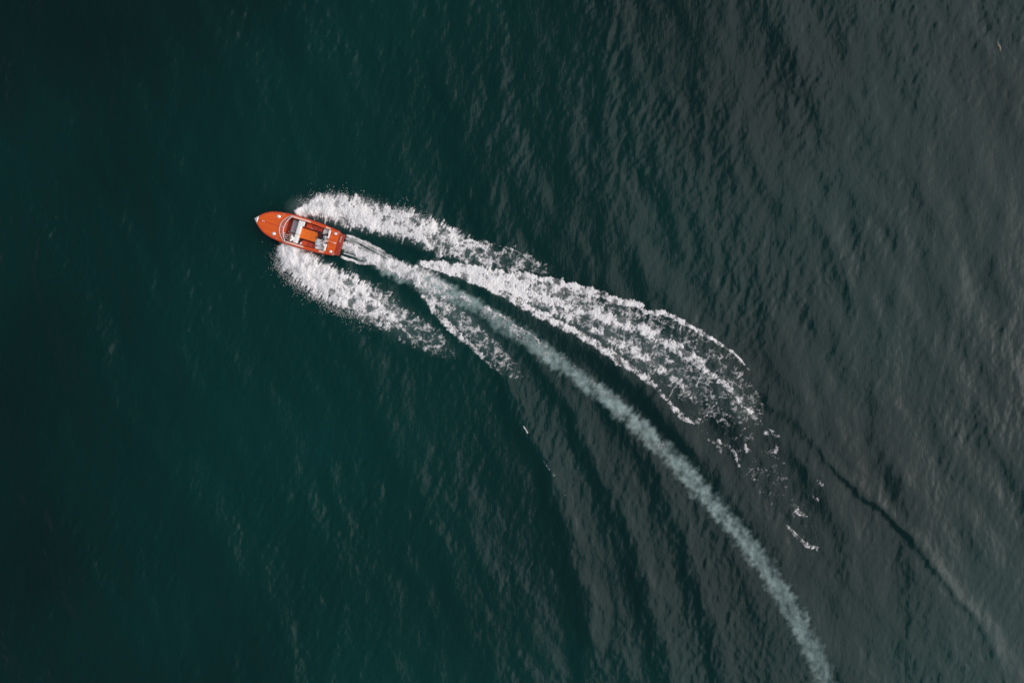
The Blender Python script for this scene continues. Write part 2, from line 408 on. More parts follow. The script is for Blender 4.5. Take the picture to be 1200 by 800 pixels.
ribbon(4, [(690, 384, 4, .7), (730, 405, 6, .78), (755, 418, 6, .74), (775, 432, 6, .68), (800, 452, 5, .58), (815, 470, 4, .5)], .7)
# 5 foam edge on the inner side of the turn
ribbon(5, [(487, 328, 5, .95), (500, 350, 4, .85), (515, 370, 4.5, .78), (535, 390, 4, .7), (555, 408, 3.5, .6), (575, 426, 3, .45), (592, 441, 2, .25)], .8)
ribbon(5, [(495, 333, 6, .7), (515, 354, 9, .58), (540, 377, 11, .48), (565, 400, 12, .40), (590, 422, 11, .32), (607, 442, 8, .2)], .5)
# 6 loose flecks
flecks = [[(839, 513), (848, 521), (858, 526), (866, 545), (871, 551)], [(871, 518), (875, 528)], [(800, 490), (815, 494), (828, 487)], [(838, 494), (848, 492)],
          [(863, 493), (880, 496)], [(900, 499), (910, 511)], [(931, 596), (937, 601), (944, 606)], [(920, 613), (928, 621), (937, 631), (947, 639), (958, 643)],
          [(912, 520), (908, 531)], [(893, 505), (899, 508)], [(610, 496), (614, 500), (618, 506)], [(636, 538), (642, 547), (649, 556)], [(660, 577), (663, 580)],
          [(820, 470), (832, 476)], [(955, 560), (962, 568)], [(886, 545), (893, 553)], [(950, 580), (957, 585)]]
for i, f in enumerate(flecks):
    wv = 2.4 if i not in (10, 11, 12) else 1.0
    ribbon(6, [(p[0], p[1], wv * (0.7 + 0.6 * random.random()), 0.52 if i < 4 or i in (6, 7, 10, 11) else 0.40) for p in f], .9)

ribbon(6, [(800, 462, 12, .1), (845, 505, 20, .17), (885, 535, 22, .15), (920, 585, 22, .13), (950, 640, 16, .08)], .9)
thr = 1 - DEN
ALPHA = sstep(-0.24, 0.52, PAT + 0.35 * STREAK - thr) * sstep(0.02, 0.2, DEN)
feather = sstep(0.0, 1.0, DEN * (0.88 + 0.55 * STREAK + 0.5 * (patch - .5) + 0.45 * (clump - .5)))
film = 0.48 * sstep(0.3, 1.0, DEN) * np.clip(0.55 + 1.2 * (patch - .5) + 0.5 * (clump - .5), 0, 1)
ALPHA = np.maximum(ALPHA, film)
ALPHA = ALPHA * (1 - 0.85 * MIST) + feather * 0.85 * MIST
ALPHA = np.clip(ALPHA * (0.62 + 0.45 * np.clip(DEN, 0, 0.9)), 0, 1)
bulb = np.clip(1 - 1.25 * f1, 0, 1) * 0.2 + np.clip(1 - 1.25 * g1, 0, 1) * 0.15 + 1.0 * (clump - .5) + 0.35 * (fine - .5)
FZ = sea_h(FX, FY) + 0.012 + ALPHA * (0.02 + 0.14 * np.clip(DEN, 0, 1) * np.clip(0.35 + bulb, 0, 1.5)) + LIFT * (1 + 0.35 * STREAK + 0.2 * (clump - .5)) + 0.05 * STREAK * ALPHA

def foam_material():
    m = principled('sea_foam', (0.79, 0.755, 0.74), 0.65)
    b = m.node_tree.nodes['Principled BSDF']
    b.inputs['Specular IOR Level'].default_value = 0.2
    at = N(m, 'ShaderNodeAttribute', attribute_name='foam')
    tc = N(m, 'ShaderNodeTexCoord')
    no = N(m, 'ShaderNodeTexNoise'); no.inputs['Scale'].default_value = 9; no.inputs['Detail'].default_value = 4; no.inputs['Roughness'].default_value = 0.65
    L(m, tc.outputs['Object'], no.inputs['Vector'])
    mr = N(m, 'ShaderNodeMapRange'); mr.inputs[3].default_value = -0.5; mr.inputs[4].default_value = 0.5
    L(m, no.outputs[0], mr.inputs[0])
    ad = N(m, 'ShaderNodeMath', operation='MULTIPLY_ADD'); ad.inputs[1].default_value = 0.32
    L(m, mr.outputs[0], ad.inputs[0]); L(m, at.outputs['Fac'], ad.inputs[2])
    s2 = N(m, 'ShaderNodeMapRange', interpolation_type='LINEAR'); s2.inputs[1].default_value = 0.0; s2.inputs[2].default_value = 0.92
    L(m, ad.outputs[0], s2.inputs[0]); L(m, s2.outputs[0], b.inputs['Alpha'])
    bp = N(m, 'ShaderNodeBump'); bp.inputs['Strength'].default_value = 0.7; bp.inputs['Distance'].default_value = 0.05
    L(m, no.outputs[0], bp.inputs['Height']); L(m, bp.outputs[0], b.inputs['Normal'])
    return m
M_FOAM = foam_material()

fq = quads(len(ffx), len(ffy))
fa = ALPHA.ravel()
_s, _t = hull_coords(FX, FY)
_out = ~((_s > 2) & (_s < 101) & (np.abs(_t) < np.interp(_s, [0, 3.4, 12.9, 24.5, 36, 60, 82, 101], [.5, 4, 11, 14.5, 16, 16.5, 15.5, 13.3]))).ravel()
keep = (fa[fq].max(1) > 0.04) & _out[fq].all(1)
fq = fq[keep]
fg = GRP.ravel()[fq[:, 0]]
FV = np.stack([FX.ravel(), FY.ravel(), FZ.ravel()], 1)
foam_info = {1: ('bow_spray', 'white bow spray curling off the upper side of the orange boat', 'spray'),
             2: ('bow_spray', 'white bow spray fanning off the lower side of the orange boat', 'spray'),
             3: ('propeller_wash', 'white churned propeller wash straight behind the orange boat', 'foam'),
             4: ('wake_foam', 'broad lacy white wake foam above the pale wash stripe', 'foam'),
             5: ('wake_foam', 'narrow white foam edge below the pale wash stripe', 'foam'),
             6: ('foam_flecks', 'loose white foam flecks scattered along the old wake', 'foam')}
def octs(P, R):
    base = np.array([(1, 0, 0), (0, 1, 0), (-1, 0, 0), (0, -1, 0), (0, 0, 1), (0, 0, -1)], float)
    tri = np.array([(0, 1, 4), (1, 2, 4), (2, 3, 4), (3, 0, 4), (1, 0, 5), (2, 1, 5), (3, 2, 5), (0, 3, 5)])
    V = (P[:, None, :] + base[None] * R[:, None, None]).reshape(-1, 3)
    T = (tri[None] + 6 * np.arange(len(P))[:, None, None]).reshape(-1, 3)
    return V, T
def droplets(rows, n, reach, zmax, seed):
    """fine drops thrown off the outer edge of a spray: rows (px, py, outward dx, dy)"""
    r = np.random.default_rng(seed)
    R = catmull(rows, 12)
    i = r.integers(0, len(R), n)
    t = r.exponential(0.35, n)
    clus = 0.4 + 0.9 * np.clip(np.sin(i * 0.9 + 2 * np.sin(i * .37)), -.3, 1)
    out = reach * t * clus
    px = R[i, 0] + R[i, 2] * (out - 4) + r.normal(0, 2.0, n); py = R[i, 1] + R[i, 3] * (out - 4) + r.normal(0, 2.0, n)
    x, y = W(px, py)
    z = sea_h(x, y) + 0.05 + zmax * np.exp(-t * 1.5) * r.random(n)
    return octs(np.stack([x, y, z], 1), 0.008 + 0.02 * r.random(n) ** 2)
drops = {1: droplets([(348, 246, -.4, -.9), (358, 236, -.4, -.9), (372, 229, -.3, -1), (390, 226, -.1, -1), (410, 230, 0, -1), (432, 235, .1, -1), (456, 243, .2, -1), (480, 247, .2, -1), (505, 258, .2, -1)], 2600, 10, .35, 2),
         2: droplets([(329, 287, -1, 0), (323, 302, -1, .2), (323, 316, -.8, .6), (338, 330, -.5, .9), (352, 340, -.4, 1), (368, 351, -.4, 1), (388, 365, -.3, 1), (410, 372, -.3, 1), (440, 380, -.3, 1)], 2600, 10, .35, 3)}
for g, (nm, lab, cat) in foam_info.items():
    q = fq[fg == g]
    used, inv = np.unique(q, return_inverse=True)
    V = FV[used]; al = fa[used]; F = inv.reshape(-1, 4)
    me = grid_mesh(nm, V, F, {'foam': al})
    me.materials.append(M_FOAM)
    if g in drops:                                   # join the thrown drops into the same spray
        dv, dt = drops[g]
        tmp = grid_mesh('drops', dv, dt, {'foam': np.ones(len(dv)) * 1.0})
        bm = bmesh.new(); bm.from_mesh(me); bm.from_mesh(tmp); bm.to_mesh(me); bm.free()
        bpy.data.meshes.remove(tmp); me.shade_smooth()
    o = bpy.data.objects.new(nm, me); COL.objects.link(o)
    tag(o, lab, cat, kind='stuff')

# ------------------------------------------------------------------ boat
K = 0.0693                                   # metres per photo pixel at deck level
def mesh_obj(name, bm, mats, parent=None, smooth=False):
    me = bpy.data.meshes.new(name)
    bmesh.ops.recalc_face_normals(bm, faces=bm.faces)
    bm.to_mesh(me); bm.free()
    for mt in (mats if isinstance(mats, (list, tuple)) else [mats]): me.materials.append(mt)
    if smooth: me.shade_smooth()
    o = bpy.data.objects.new(name, me); COL.objects.link(o)
    if parent: o.parent = parent
    return o
def empty(name, loc, rot=(0, 0, 0), parent=None):
    e = bpy.data.objects.new(name, None); e.location = loc; e.rotation_euler = rot
    e.empty_display_size = 0.3
    COL.objects.link(e)
    if parent: e.parent = parent
    return e
def P(s, t, z): return Vector(((50.4 - s) * K * 0.972, -t * K, z))     # station from the bow / offset to starboard, in photo pixels

def rbox(bm, c, d, r=0.03, rot=0.0, seg=2, taper=1.0):
    """rounded box"""
    b2 = bmesh.new()
    bmesh.ops.create_cube(b2, size=1)
    for v in b2.verts:
        v.co = Vector((v.co.x * d[0], v.co.y * d[1], v.co.z * d[2]))
        if v.co.z > 0: v.co.x *= taper; v.co.y *= taper
    r = min(r, 0.45 * min(d))
    bmesh.ops.bevel(b2, geom=b2.edges[:] , offset=r, segments=seg, profile=0.6, affect='EDGES')
    mt = Matrix.Translation(c) @ Matrix.Rotation(rot, 4, 'Z')
    b2.transform(mt)
    tmp = bpy.data.meshes.new('t'); b2.to_mesh(tmp); b2.free(); bm.from_mesh(tmp); bpy.data.meshes.remove(tmp)
    return bm
def tube(bm, pts, r, n=8, closed=False, cap=True):
    pts = [Vector(p) for p in pts]
    rs = r if isinstance(r, (list, tuple)) else [r] * len(pts)
    rings = []; k = len(pts)
    for i, p in enumerate(pts):
        a = pts[(i - 1) % k] if (closed or i > 0) else p
        b = pts[(i + 1) % k] if (closed or i < k - 1) else p
        d = (b - a).normalized()
        up = Vector((0, 0, 1)) if abs(d.z) < 0.95 else Vector((1, 0, 0))
        u = d.cross(up).normalized(); v = u.cross(d)
        rings.append([bm.verts.new(p + (u * math.cos(2 * math.pi * j / n) + v * math.sin(2 * math.pi * j / n)) * rs[i]) for j in range(n)])
    for i in range(k if closed else k - 1):
        A, B = rings[i], rings[(i + 1) % k]
        for j in range(n): bm.faces.new((A[j], A[(j + 1) % n], B[(j + 1) % n], B[j]))
    if cap and not closed:
        bm.faces.new(rings[0][::-1]); bm.faces.new(rings[-1])
    return bm
def lathe(bm, c, prof, n=16, sx=1.0, sy=1.0):
    rings = []
    for r, z in prof:
        rings.append([bm.verts.new(Vector(c) + Vector((sx * r * math.cos(2 * math.pi * j / n), sy * r * math.sin(2 * math.pi * j / n), z))) for j in range(n)])
    for A, B in zip(rings, rings[1:]):
        for j in range(n): bm.faces.new((A[j], A[(j + 1) % n], B[(j + 1) % n], B[j]))
    bm.faces.new(rings[0][::-1]); bm.faces.new(rings[-1])
    return bm

SS = np.array([0, 1.2, 3.4, 8, 12.9, 16, 24.5, 36, 45, 60, 72, 82, 92, 101.5])
WWs = np.array([0.5, 2.3, 4.5, 8.9, 11.9, 13.4, 15.7, 17.3, 17.8, 17.8, 17.3, 16.7, 15.7, 14.3])
def half(s): return float(np.interp(s, _sf, _wf))
_sf = np.linspace(0, 101.5, 204)
_wf = np.interp(_sf, SS, WWs)
for _ in range(6): _wf[1:-1] = 0.25 * _wf[:-2] + 0.5 * _wf[1:-1] + 0.25 * _wf[2:]
def sheer(s):
    q = s / 101.5
    return 0.78 + 0.34 * (1 - q) ** 2
def deckz(s, t): 
    w = half(s)
    return sheer(s) + 0.075 * (1 - min(1, (t / w)) ** 2) * (w / 17.8)

def wood(name, ca, cb, seam, rough=0.3, coat=0.35, rows=24):
    """varnished planking: seams run along uv.y lines, grain along uv.x"""
    m = principled(name, ca, rough, 0, coat)
    b = m.node_tree.nodes['Principled BSDF']
    uv = N(m, 'ShaderNodeUVMap', uv_map='plank')
    mp = N(m, 'ShaderNodeMapping'); mp.inputs['Scale'].default_value = (6, 60, 1)
    L(m, uv.outputs[0], mp.inputs['Vector'])
    no = N(m, 'ShaderNodeTexNoise'); no.inputs['Scale'].default_value = 1; no.inputs['Detail'].default_value = 4
    L(m, mp.outputs[0], no.inputs['Vector'])
    sx = N(m, 'ShaderNodeSeparateXYZ'); L(m, uv.outputs[0], sx.inputs[0])
    fl = N(m, 'ShaderNodeMath', operation='MULTIPLY'); fl.inputs[1].default_value = rows
    L(m, sx.outputs[1], fl.inputs[0])
    fr = N(m, 'ShaderNodeMath', operation='FRACT'); L(m, fl.outputs[0], fr.inputs[0])
    fo = N(m, 'ShaderNodeMath', operation='FLOOR'); L(m, fl.outputs[0], fo.inputs[0])
    wn = N(m, 'ShaderNodeTexWhiteNoise', noise_dimensions='1D'); L(m, fo.outputs[0], wn.inputs[1])
    av = N(m, 'ShaderNodeMath', operation='ADD'); L(m, no.outputs[0], av.inputs[0])
    sc = N(m, 'ShaderNodeMath', operation='MULTIPLY_ADD'); sc.inputs[1].default_value = 0.7; sc.inputs[2].default_value = -0.35
    L(m, wn.outputs[0], sc.inputs[0]); L(m, sc.outputs[0], av.inputs[1])
    mx = N(m, 'ShaderNodeMix', data_type='RGBA')
    mx.inputs[6].default_value = (*ca, 1); mx.inputs[7].default_value = (*cb, 1)
    L(m, av.outputs[0], mx.inputs[0])
    lt = N(m, 'ShaderNodeMath', operation='LESS_THAN'); lt.inputs[1].default_value = 0.10
    L(m, fr.outputs[0], lt.inputs[0])
    m2 = N(m, 'ShaderNodeMix', data_type='RGBA'); m2.inputs[7].default_value = (*seam, 1)
    L(m, lt.outputs[0], m2.inputs[0]); L(m, mx.outputs[2], m2.inputs[6])
    L(m, m2.outputs[2], b.inputs['Base Color'])
    return m
ORANGE = wood('varnished_deck', (0.80, 0.128, 0.007), (0.64, 0.084, 0.005), (0.42, 0.045, 0.005))
HATCH = wood('varnished_hatch', (0.86, 0.175, 0.009), (0.80, 0.145, 0.008), (0.62, 0.09, 0.008), rows=10)
PLATFORM = wood('varnished_platform', (0.40, 0.045, 0.018), (0.30, 0.03, 0.012), (0.18, 0.015, 0.008), rows=8)
MAHOGANY = mottled('mahogany_hull', (0.50, 0.045, 0.010), (0.34, 0.028, 0.008), 5, 0.25, 0.5, 0, (0.4, 3, 3))
FLOOR = wood('cockpit_boards', (0.55, 0.055, 0.015), (0.42, 0.04, 0.012), (0.2, 0.02, 0.008), rows=16)
LINING = mottled('cockpit_lining', (0.30, 0.028, 0.012), (0.2, 0.02, 0.01), 6, 0.4, 0.2)
CHROME = principled('chrome', (0.86, 0.87, 0.88), 0.12, 1.0)
WHITE_ENAMEL = principled('white_enamel', (0.85, 0.86, 0.86), 0.25, 0, 0.4)
CREAM = mottled('cream_leather', (0.84, 0.82, 0.78), (0.76, 0.73, 0.70), 14, 0.5, 0.1, 0.006)
GREY = mottled('grey_leather', (0.36, 0.33, 0.36), (0.29, 0.265, 0.29), 16, 0.55, 0, 0.006)
PAD = mottled('pale_coaming_leather', (0.80, 0.52, 0.42), (0.74, 0.42, 0.32), 10, 0.5, 0.1, 0.004)
RED_PAD = mottled('red_leather', (0.52, 0.055, 0.022), (0.42, 0.04, 0.018), 12, 0.5, 0.1, 0.006)
ORANGE_PAD = mottled('orange_leather', (0.74, 0.085, 0.012), (0.62, 0.06, 0.01), 12, 0.5, 0.1, 0.006)
BLACK = principled('black_rubber', (0.012, 0.012, 0.013), 0.5)
GLASS = bpy.data.materials.new('screen_glass'); GLASS.use_nodes = True
_n = GLASS.node_tree.nodes; _n.clear()
_o = N(GLASS, 'ShaderNodeOutputMaterial'); _x = N(GLASS, 'ShaderNodeMixShader'); _tr = N(GLASS, 'ShaderNodeBsdfTransparent'); _gl = N(GLASS, 'ShaderNodeBsdfGlossy')
_tr.inputs[0].default_value = (0.93, 0.86, 0.88, 1); _gl.inputs['Roughness'].default_value = 0.03; _x.inputs[0].default_value = 0.10
L(GLASS, _tr.outputs[0], _x.inputs[1]); L(GLASS, _gl.outputs[0], _x.inputs[2]); L(GLASS, _x.outputs[0], _o.inputs[0])

boat_origin = Vector(((346.4 - 600) * S * (CAM_H - 1) / CAM_H, (400 - 270.65) * S * (CAM_H - 1) / CAM_H, 0.02))
boat = empty('motorboat', boat_origin, (0, math.radians(-1.2), math.radians(163.3)))
tag(boat, 'varnished orange wooden speedboat with cream seats trailing a curved wake', 'speedboat')

def set_uv(me, fn):
    uv = me.uv_layers.new(name='plank')
    for lp in me.loops:
        uv.data[lp.index].uv = fn(me.vertices[lp.vertex_index].co)

# hull shell
bm = bmesh.new()
st = np.concatenate([np.linspace(0, 20, 15), np.linspace(24, 101.5, 22)])
rows_ = []
for s in st:
    w = half(s); z = sheer(s); q = s / 101.5
    flare = 0.45 + 0.5 * min(1, q / 0.45)
    keel = -0.30 + 1.0 * max(0, 1 - s / 22) ** 1.6
    chine_z = 0.10 + 0.62 * max(0, 1 - s / 42) ** 1.5
    prof = [(0, keel), (w * flare * 0.55, keel + (chine_z - keel) * 0.55), (w * flare, chine_z), (w * (flare * .45 + .55), 0.5 * (chine_z + z)), (w * .99, z - 0.09), (w, z)]
    ring = [bm.verts.new(P(s, -a, b)) for a, b in prof[::-1]] + [bm.verts.new(P(s, a, b)) for a, b in prof[1:]]
    rows_.append(ring)
for A, B in zip(rows_, rows_[1:]):
    for j in range(len(A) - 1): bm.faces.new((A[j], A[j + 1], B[j + 1], B[j]))
bm.faces.new(rows_[-1]); bm.faces.new(rows_[0][::-1])
hull = mesh_obj('hull', bm, MAHOGANY, boat, True)
hull.data.set_sharp_from_angle(angle=math.radians(40))

# deck with the cockpit cut out
CF, CA = 37.6, 90.5
def cock(s):
    w = half(s)
    return 13.9 if s < 70 else 13.9 - 1.1 * (s - 70) / 20
bm = bmesh.new()
st = sorted(set(list(np.linspace(0.4, CF - .01, 24)) + [CF + 0.0] + list(np.linspace(CF + 2, CA - 2, 22)) + [CA] + list(np.linspace(CA + 2, 101.4, 5))))
prev = None
for s in st:
    w = half(s) * 0.995; c = cock(s) if s >= CF - .02 else min(cock(CF), 13.9 * w / 17.4)
    c = min(c, w * 0.93)
    ts = list(np.linspace(-w, -c, 4)) + list(np.linspace(-c, c, 15))[1:-1] + list(np.linspace(c, w, 4))
    row = [bm.verts.new(P(s, t, deckz(s, t) + 0.004)) for t in ts]
    if prev:
        inside = prev[1] >= CF - 0.001 and s <= CA + 0.001
        for j in range(len(row) - 1):
            if inside and 3 <= j < len(row) - 4: continue
            bm.faces.new((prev[0][j], prev[0][j + 1], row[j + 1], row[j]))
    prev = (row, s)
deck = mesh_obj('deck', bm, ORANGE, boat, True)
def deck_uv(co):
    s = 50.4 - co.x / (K * .972); t = -co.y / K
    return (co.x / 7, 0.5 + 0.5 * (0.72 * t / 17.8 + 0.28 * t / max(half(min(max(s, 0), 101.5)), 1)))
set_uv(deck.data, deck_uv)
# darker margin plank round the edge and king plank down the bow
bm = bmesh.new()
def strip(bm, line, zoff=0.012, th=0.012):
    """line: list of (s, t0, t1)"""
    top = [(bm.verts.new(P(s, a, deckz(s, a) + zoff)), bm.verts.new(P(s, b, deckz(s, b) + zoff))) for s, a, b in line]
    bot = [(bm.verts.new(P(s, a, deckz(s, a) + zoff - th)), bm.verts.new(P(s, b, deckz(s, b) + zoff - th))) for s, a, b in line]
    for i in range(len(line) - 1):
        bm.faces.new((top[i][0], top[i][1], top[i + 1][1], top[i + 1][0]))
        bm.faces.new((top[i][0], top[i + 1][0], bot[i + 1][0], bot[i][0]))
        bm.faces.new((top[i][1], bot[i][1], bot[i + 1][1], top[i + 1][1]))
    bm.faces.new((top[0][0], bot[0][0], bot[0][1], top[0][1])); bm.faces.new((top[-1][0], top[-1][1], bot[-1][1], bot[-1][0]))
for sg in (-1, 1):
    bm = bmesh.new()
    strip(bm, [(s, sg * (half(s) - 0.15), sg * max(half(s) - 1.7, 0.25)) for s in np.linspace(1.5, 101, 60)], 0.014)
    mo = mesh_obj('margin_plank', bm, mottled('margin_mahogany', (0.62, 0.060, 0.010), (0.48, 0.04, 0.008), 6, 0.28, 0.4) if sg < 0 else bpy.data.materials['margin_mahogany'], boat)
bm = bmesh.new(); strip(bm, [(s, -0.55, 0.55) for s in np.linspace(2.5, 30, 16)], 0.014)
mesh_obj('king_plank', bm, bpy.data.materials['margin_mahogany'], boat)
# rubbing strake
for sg in (-1, 1):
    bm = bmesh.new(); tube(bm, [P(s, sg * (half(s) + 0.1), sheer(s) - 0.03) for s in np.linspace(0.6, 101.3, 60)], 0.022, 6)
    mesh_obj('rub_rail', bm, MAHOGANY, boat, True)
# bow cap
bm = bmesh.new()
cap = []
for s in (-0.5, 0.2, 1.2, 2.4, 3.6):
    w = max(0.35, (half(max(s, 0)) + 0.18)) * (1 if s < 3 else 0.9); z = sheer(max(s, 0))
    cap.append([bm.verts.new(P(s, t * w, z + 0.03 + 0.035 * (1 - t * t))) for t in (-1, -.5, 0, .5, 1)] + [bm.verts.new(P(s + .2, t * w * 0.85, z - 0.22)) for t in (1, 0, -1)])
for A, B in zip(cap, cap[1:]):
    for j in range(len(A)): bm.faces.new((A[j], A[(j + 1) % len(A)], B[(j + 1) % len(A)], B[j]))
bm.faces.new(cap[0]); bm.faces.new(cap[-1][::-1])
mesh_obj('bow_cap', bm, principled('brushed_steel', (0.62, 0.62, 0.63), 0.35, 0.6), boat, True)
# bow light and mooring bitt
bm = bmesh.new()
lathe(bm, P(9.2, 0, deckz(9.2, 0) + 0.01), [(.07, 0), (.07, .02), (.045, .05), (.03, .09), (.008, .1)], 12, 1.5, .8)
tube(bm, [P(10, 0, deckz(10, 0) + .05), P(12, 0, deckz(12, 0) + .06)], [.025, .012], 8)
mesh_obj('bow_light', bm, CHROME, boat, True)

# ventilators
def vent(s, t, r):
    v = empty('ventilator', P(s, t, deckz(s, t) + 0.008), parent=boat)
    bm = bmesh.new(); lathe(bm, (0, 0, 0), [(r * 1.1, 0), (r * 1.1, .02), (r * .95, .03), (r * .85, .075), (r * .5, .115), (r * .12, .125)], 18, 1.15, .95)
    mesh_obj('cowl', bm, WHITE_ENAMEL, v, True)
    bm = bmesh.new(); tube(bm, [(r * 1.18 * 1.15 * math.cos(a), r * 1.18 * .95 * math.sin(a), .012) for a in np.linspace(0, 2 * math.pi, 18, endpoint=False)], .012, 6, True)
    mesh_obj('flange', bm, CHROME, v, True)
for s, t, r in ((26, 10.6, .115), (26.3, -10.4, .115), (96.6, 10.4, .105), (97, -11.0, .105)): vent(s, t, r)

def cleat(s, t, ang, ln=0.2):
    c = empty('cleat', P(s, t, deckz(s, t) + 0.01), (0, 0, ang), boat)
    bm = bmesh.new(); rbox(bm, Vector((0, 0, .012)), (.11, .05, .024), .008); rbox(bm, Vector((.03, 0, .04)), (.025, .025, .05), .006); rbox(bm, Vector((-.03, 0, .04)), (.025, .025, .05), .006)
    mesh_obj('foot', bm, CHROME, c)
    bm = bmesh.new(); tube(bm, [(-ln / 2, 0, .07), (-ln / 4, 0, .066), (ln / 4, 0, .066), (ln / 2, 0, .07)], [.009, .016, .016, .009], 8)
    mesh_obj('horn', bm, CHROME, c, True)
cleat(30.4, 14.9, .2); cleat(30.3, -14.9, -.2); cleat(98.6, 13.0, 0.1, .22); cleat(99.8, -13.6, -.1, .22)
# stern light with its staff socket
bm = bmesh.new(); rbox(bm, P(99, -.2, deckz(99, 0) + .03), (.2, .07, .05), .02); lathe(bm, P(97.6, -.2, deckz(98, 0) + .01), [(.04, 0), (.04, .03), (.02, .06), (.01, .07)], 10)
mesh_obj('stern_light', bm, WHITE_ENAMEL, boat)
# seams of the two engine covers on the aft deck: raised hatch lids
for sg in (-1, 1):
    h = empty('aft_hatch', P(96, sg * 5.8, deckz(96, 5.8)), parent=boat)
    bm = bmesh.new(); rbox(bm, Vector((0, 0, .012)), (8.2 * K, 10.2 * K, .024), .008)
    o = mesh_obj('lid', bm, ORANGE, h); set_uv(o.data, lambda co: (co.x / 7, .5 + co.y / (2 * 17.8 * K)))
    bm = bmesh.new(); rbox(bm, Vector((3.2 * K, 0, .03)), (.03, .1, .015), .005)
    mesh_obj('hatch_handle', bm, CHROME, h)

# cockpit tub
bm = bmesh.new()
zf = 0.24
loop = [(CF, cock(CF))] + [(s, cock(s)) for s in np.linspace(CF + 4, CA - 3, 14)] + [(CA, cock(CA))]
loop = [(s, t) for s, t in loop] + [(s, -t) for s, t in loop[::-1]]
top = [bm.verts.new(P(s, t, deckz(s, t) + 0.002)) for s, t in loop]
bot = [bm.verts.new(P(s, t * 0.97, zf)) for s, t in loop]
for i in range(len(loop)):
    j = (i + 1) % len(loop)
    bm.faces.new((top[i], top[j], bot[j], bot[i]))
bmesh.ops.reverse_faces(bm, faces=bm.faces)
mesh_obj('cockpit_lining', bm, LINING, boat)
bm = bmesh.new()
fl = [bm.verts.new(P(s, t * 0.98, zf + 0.004)) for s, t in loop]
f = bm.faces.new(fl); bmesh.ops.triangulate(bm, faces=[f])
o = mesh_obj('cockpit_floor', bm, FLOOR, boat); set_uv(o.data, lambda co: (co.x / 5, .5 + co.y / 2.2))
# raised coaming rim
bm = bmesh.new(); tube(bm, [P(s, t, deckz(s, t) + .022) for s, t in loop], .02, 6, True)
mesh_obj('coaming_rim', bm, MAHOGANY, boat, True)
# pale padded strips along the side decks
for sg in (-1, 1):
    for a, b, nm in ((42.5, 64, 'coaming_pad'), (83, 89.2, 'coaming_pad')):
        bm = bmesh.new(); strip(bm, [(s, sg * (cock(s) + 0.35), sg * (min(cock(s) + 2.4, half(s) - 1.0) if nm else 0)) for s in np.linspace(a, b, 14)], 0.045, 0.04)
        mesh_obj(nm, bm, PAD, boat)

# windscreen: raked, wrapped, in two panes
scr = empty('windscreen', P(33, 0, deckz(33, 0)), parent=boat)
so = scr.location
def scr_base(t): return P(30.6 + 9.8 * (abs(t) / 16.2) ** 2.2, t, deckz(min(40, 30.6 + 9.8 * (abs(t) / 16.2) ** 2.2), t) + .02) - so
def scr_top(t):
    q = abs(t) / 16.2
    return P(36.6 + 5.8 * q ** 2.2, t * 0.985, deckz(36, t * .9) + .26 - .14 * q ** 3) - so
tt = np.linspace(-16.2, 16.2, 33)
bm = bmesh.new()
lo = [scr_base(t) for t in tt]; hi = [scr_top(t) for t in tt]
tube(bm, lo, .028, 8); tube(bm, hi, .028, 8)
tube(bm, [lo[0], hi[0]], .026, 8); tube(bm, [lo[-1], hi[-1]], .026, 8)
FRAME = principled('pale_metal_frame', (0.74, 0.70, 0.70), 0.3, 0.4)
mesh_obj('frame', bm, FRAME, scr, True)
bm = bmesh.new(); tube(bm, [lo[16], hi[16]], .028, 8); mesh_obj('mullion', bm, FRAME, scr, True)
for rg in (range(0, 17), range(16, 33)):
    bm = bmesh.new()
    off = Vector((0.004, 0, 0.004))
    A = [bm.verts.new(lo[i]) for i in rg]; B = [bm.verts.new(hi[i]) for i in rg]
    A2 = [bm.verts.new(lo[i] + off) for i in rg]; B2 = [bm.verts.new(hi[i] + off) for i in rg]
    for i in range(len(A) - 1):
        bm.faces.new((A[i], A[i + 1], B[i + 1], B[i])); bm.faces.new((A2[i], B2[i], B2[i + 1], A2[i + 1]))
        bm.faces.new((B[i], B[i + 1], B2[i + 1], B2[i])); bm.faces.new((A[i + 1], A[i], A2[i], A2[i + 1]))
    bm.faces.new((A[0], B[0], B2[0], A2[0])); bm.faces.new((B[-1], A[-1], A2[-1], B2[-1]))
    mesh_obj('pane', bm, GLASS, scr, True)

# dashboard, gauges, wheel
dash = empty('dashboard', P(37.9, 0, .7), parent=boat)
bm = bmesh.new(); rbox(bm, Vector((0, 0, .08)), (.09, 26.4 * K, .30), .03, taper=.9); mesh_obj('fascia', bm, MAHOGANY, dash)
for t in (-11.5, -9.6, -7.7, -5.9):
    bm = bmesh.new(); lathe(bm, (-.02, -t * K, .231), [(.055, 0), (.055, .018), (.04, .022), (.04, .012)], 14)
    mesh_obj('gauge', bm, CHROME, dash, True)
wheel = empty('steering_wheel', P(42.3, -9.3, .93), (0, math.radians(-38), 0), boat)
bm = bmesh.new(); tube(bm, [(.19 * math.cos(a), .19 * math.sin(a), 0) for a in np.linspace(0, 2 * math.pi, 28, endpoint=False)], .014, 8, True); mesh_obj('rim', bm, WHITE_ENAMEL, wheel, True)
for k in range(3):
    a = 2 * math.pi * k / 3 + .5
    bm = bmesh.new(); tube(bm, [(0, 0, -.02), (.185 * math.cos(a), .185 * math.sin(a), 0)], .010, 6); mesh_obj('spoke', bm, CHROME, wheel, True)
bm = bmesh.new(); lathe(bm, (0, 0, -.04), [(.045, 0), (.045, .03), (.02, .045)], 12); tube(bm, [(0, 0, -.03), (0, 0, -.22)], .02, 8); mesh_obj('hub', bm, CHROME, wheel, True)
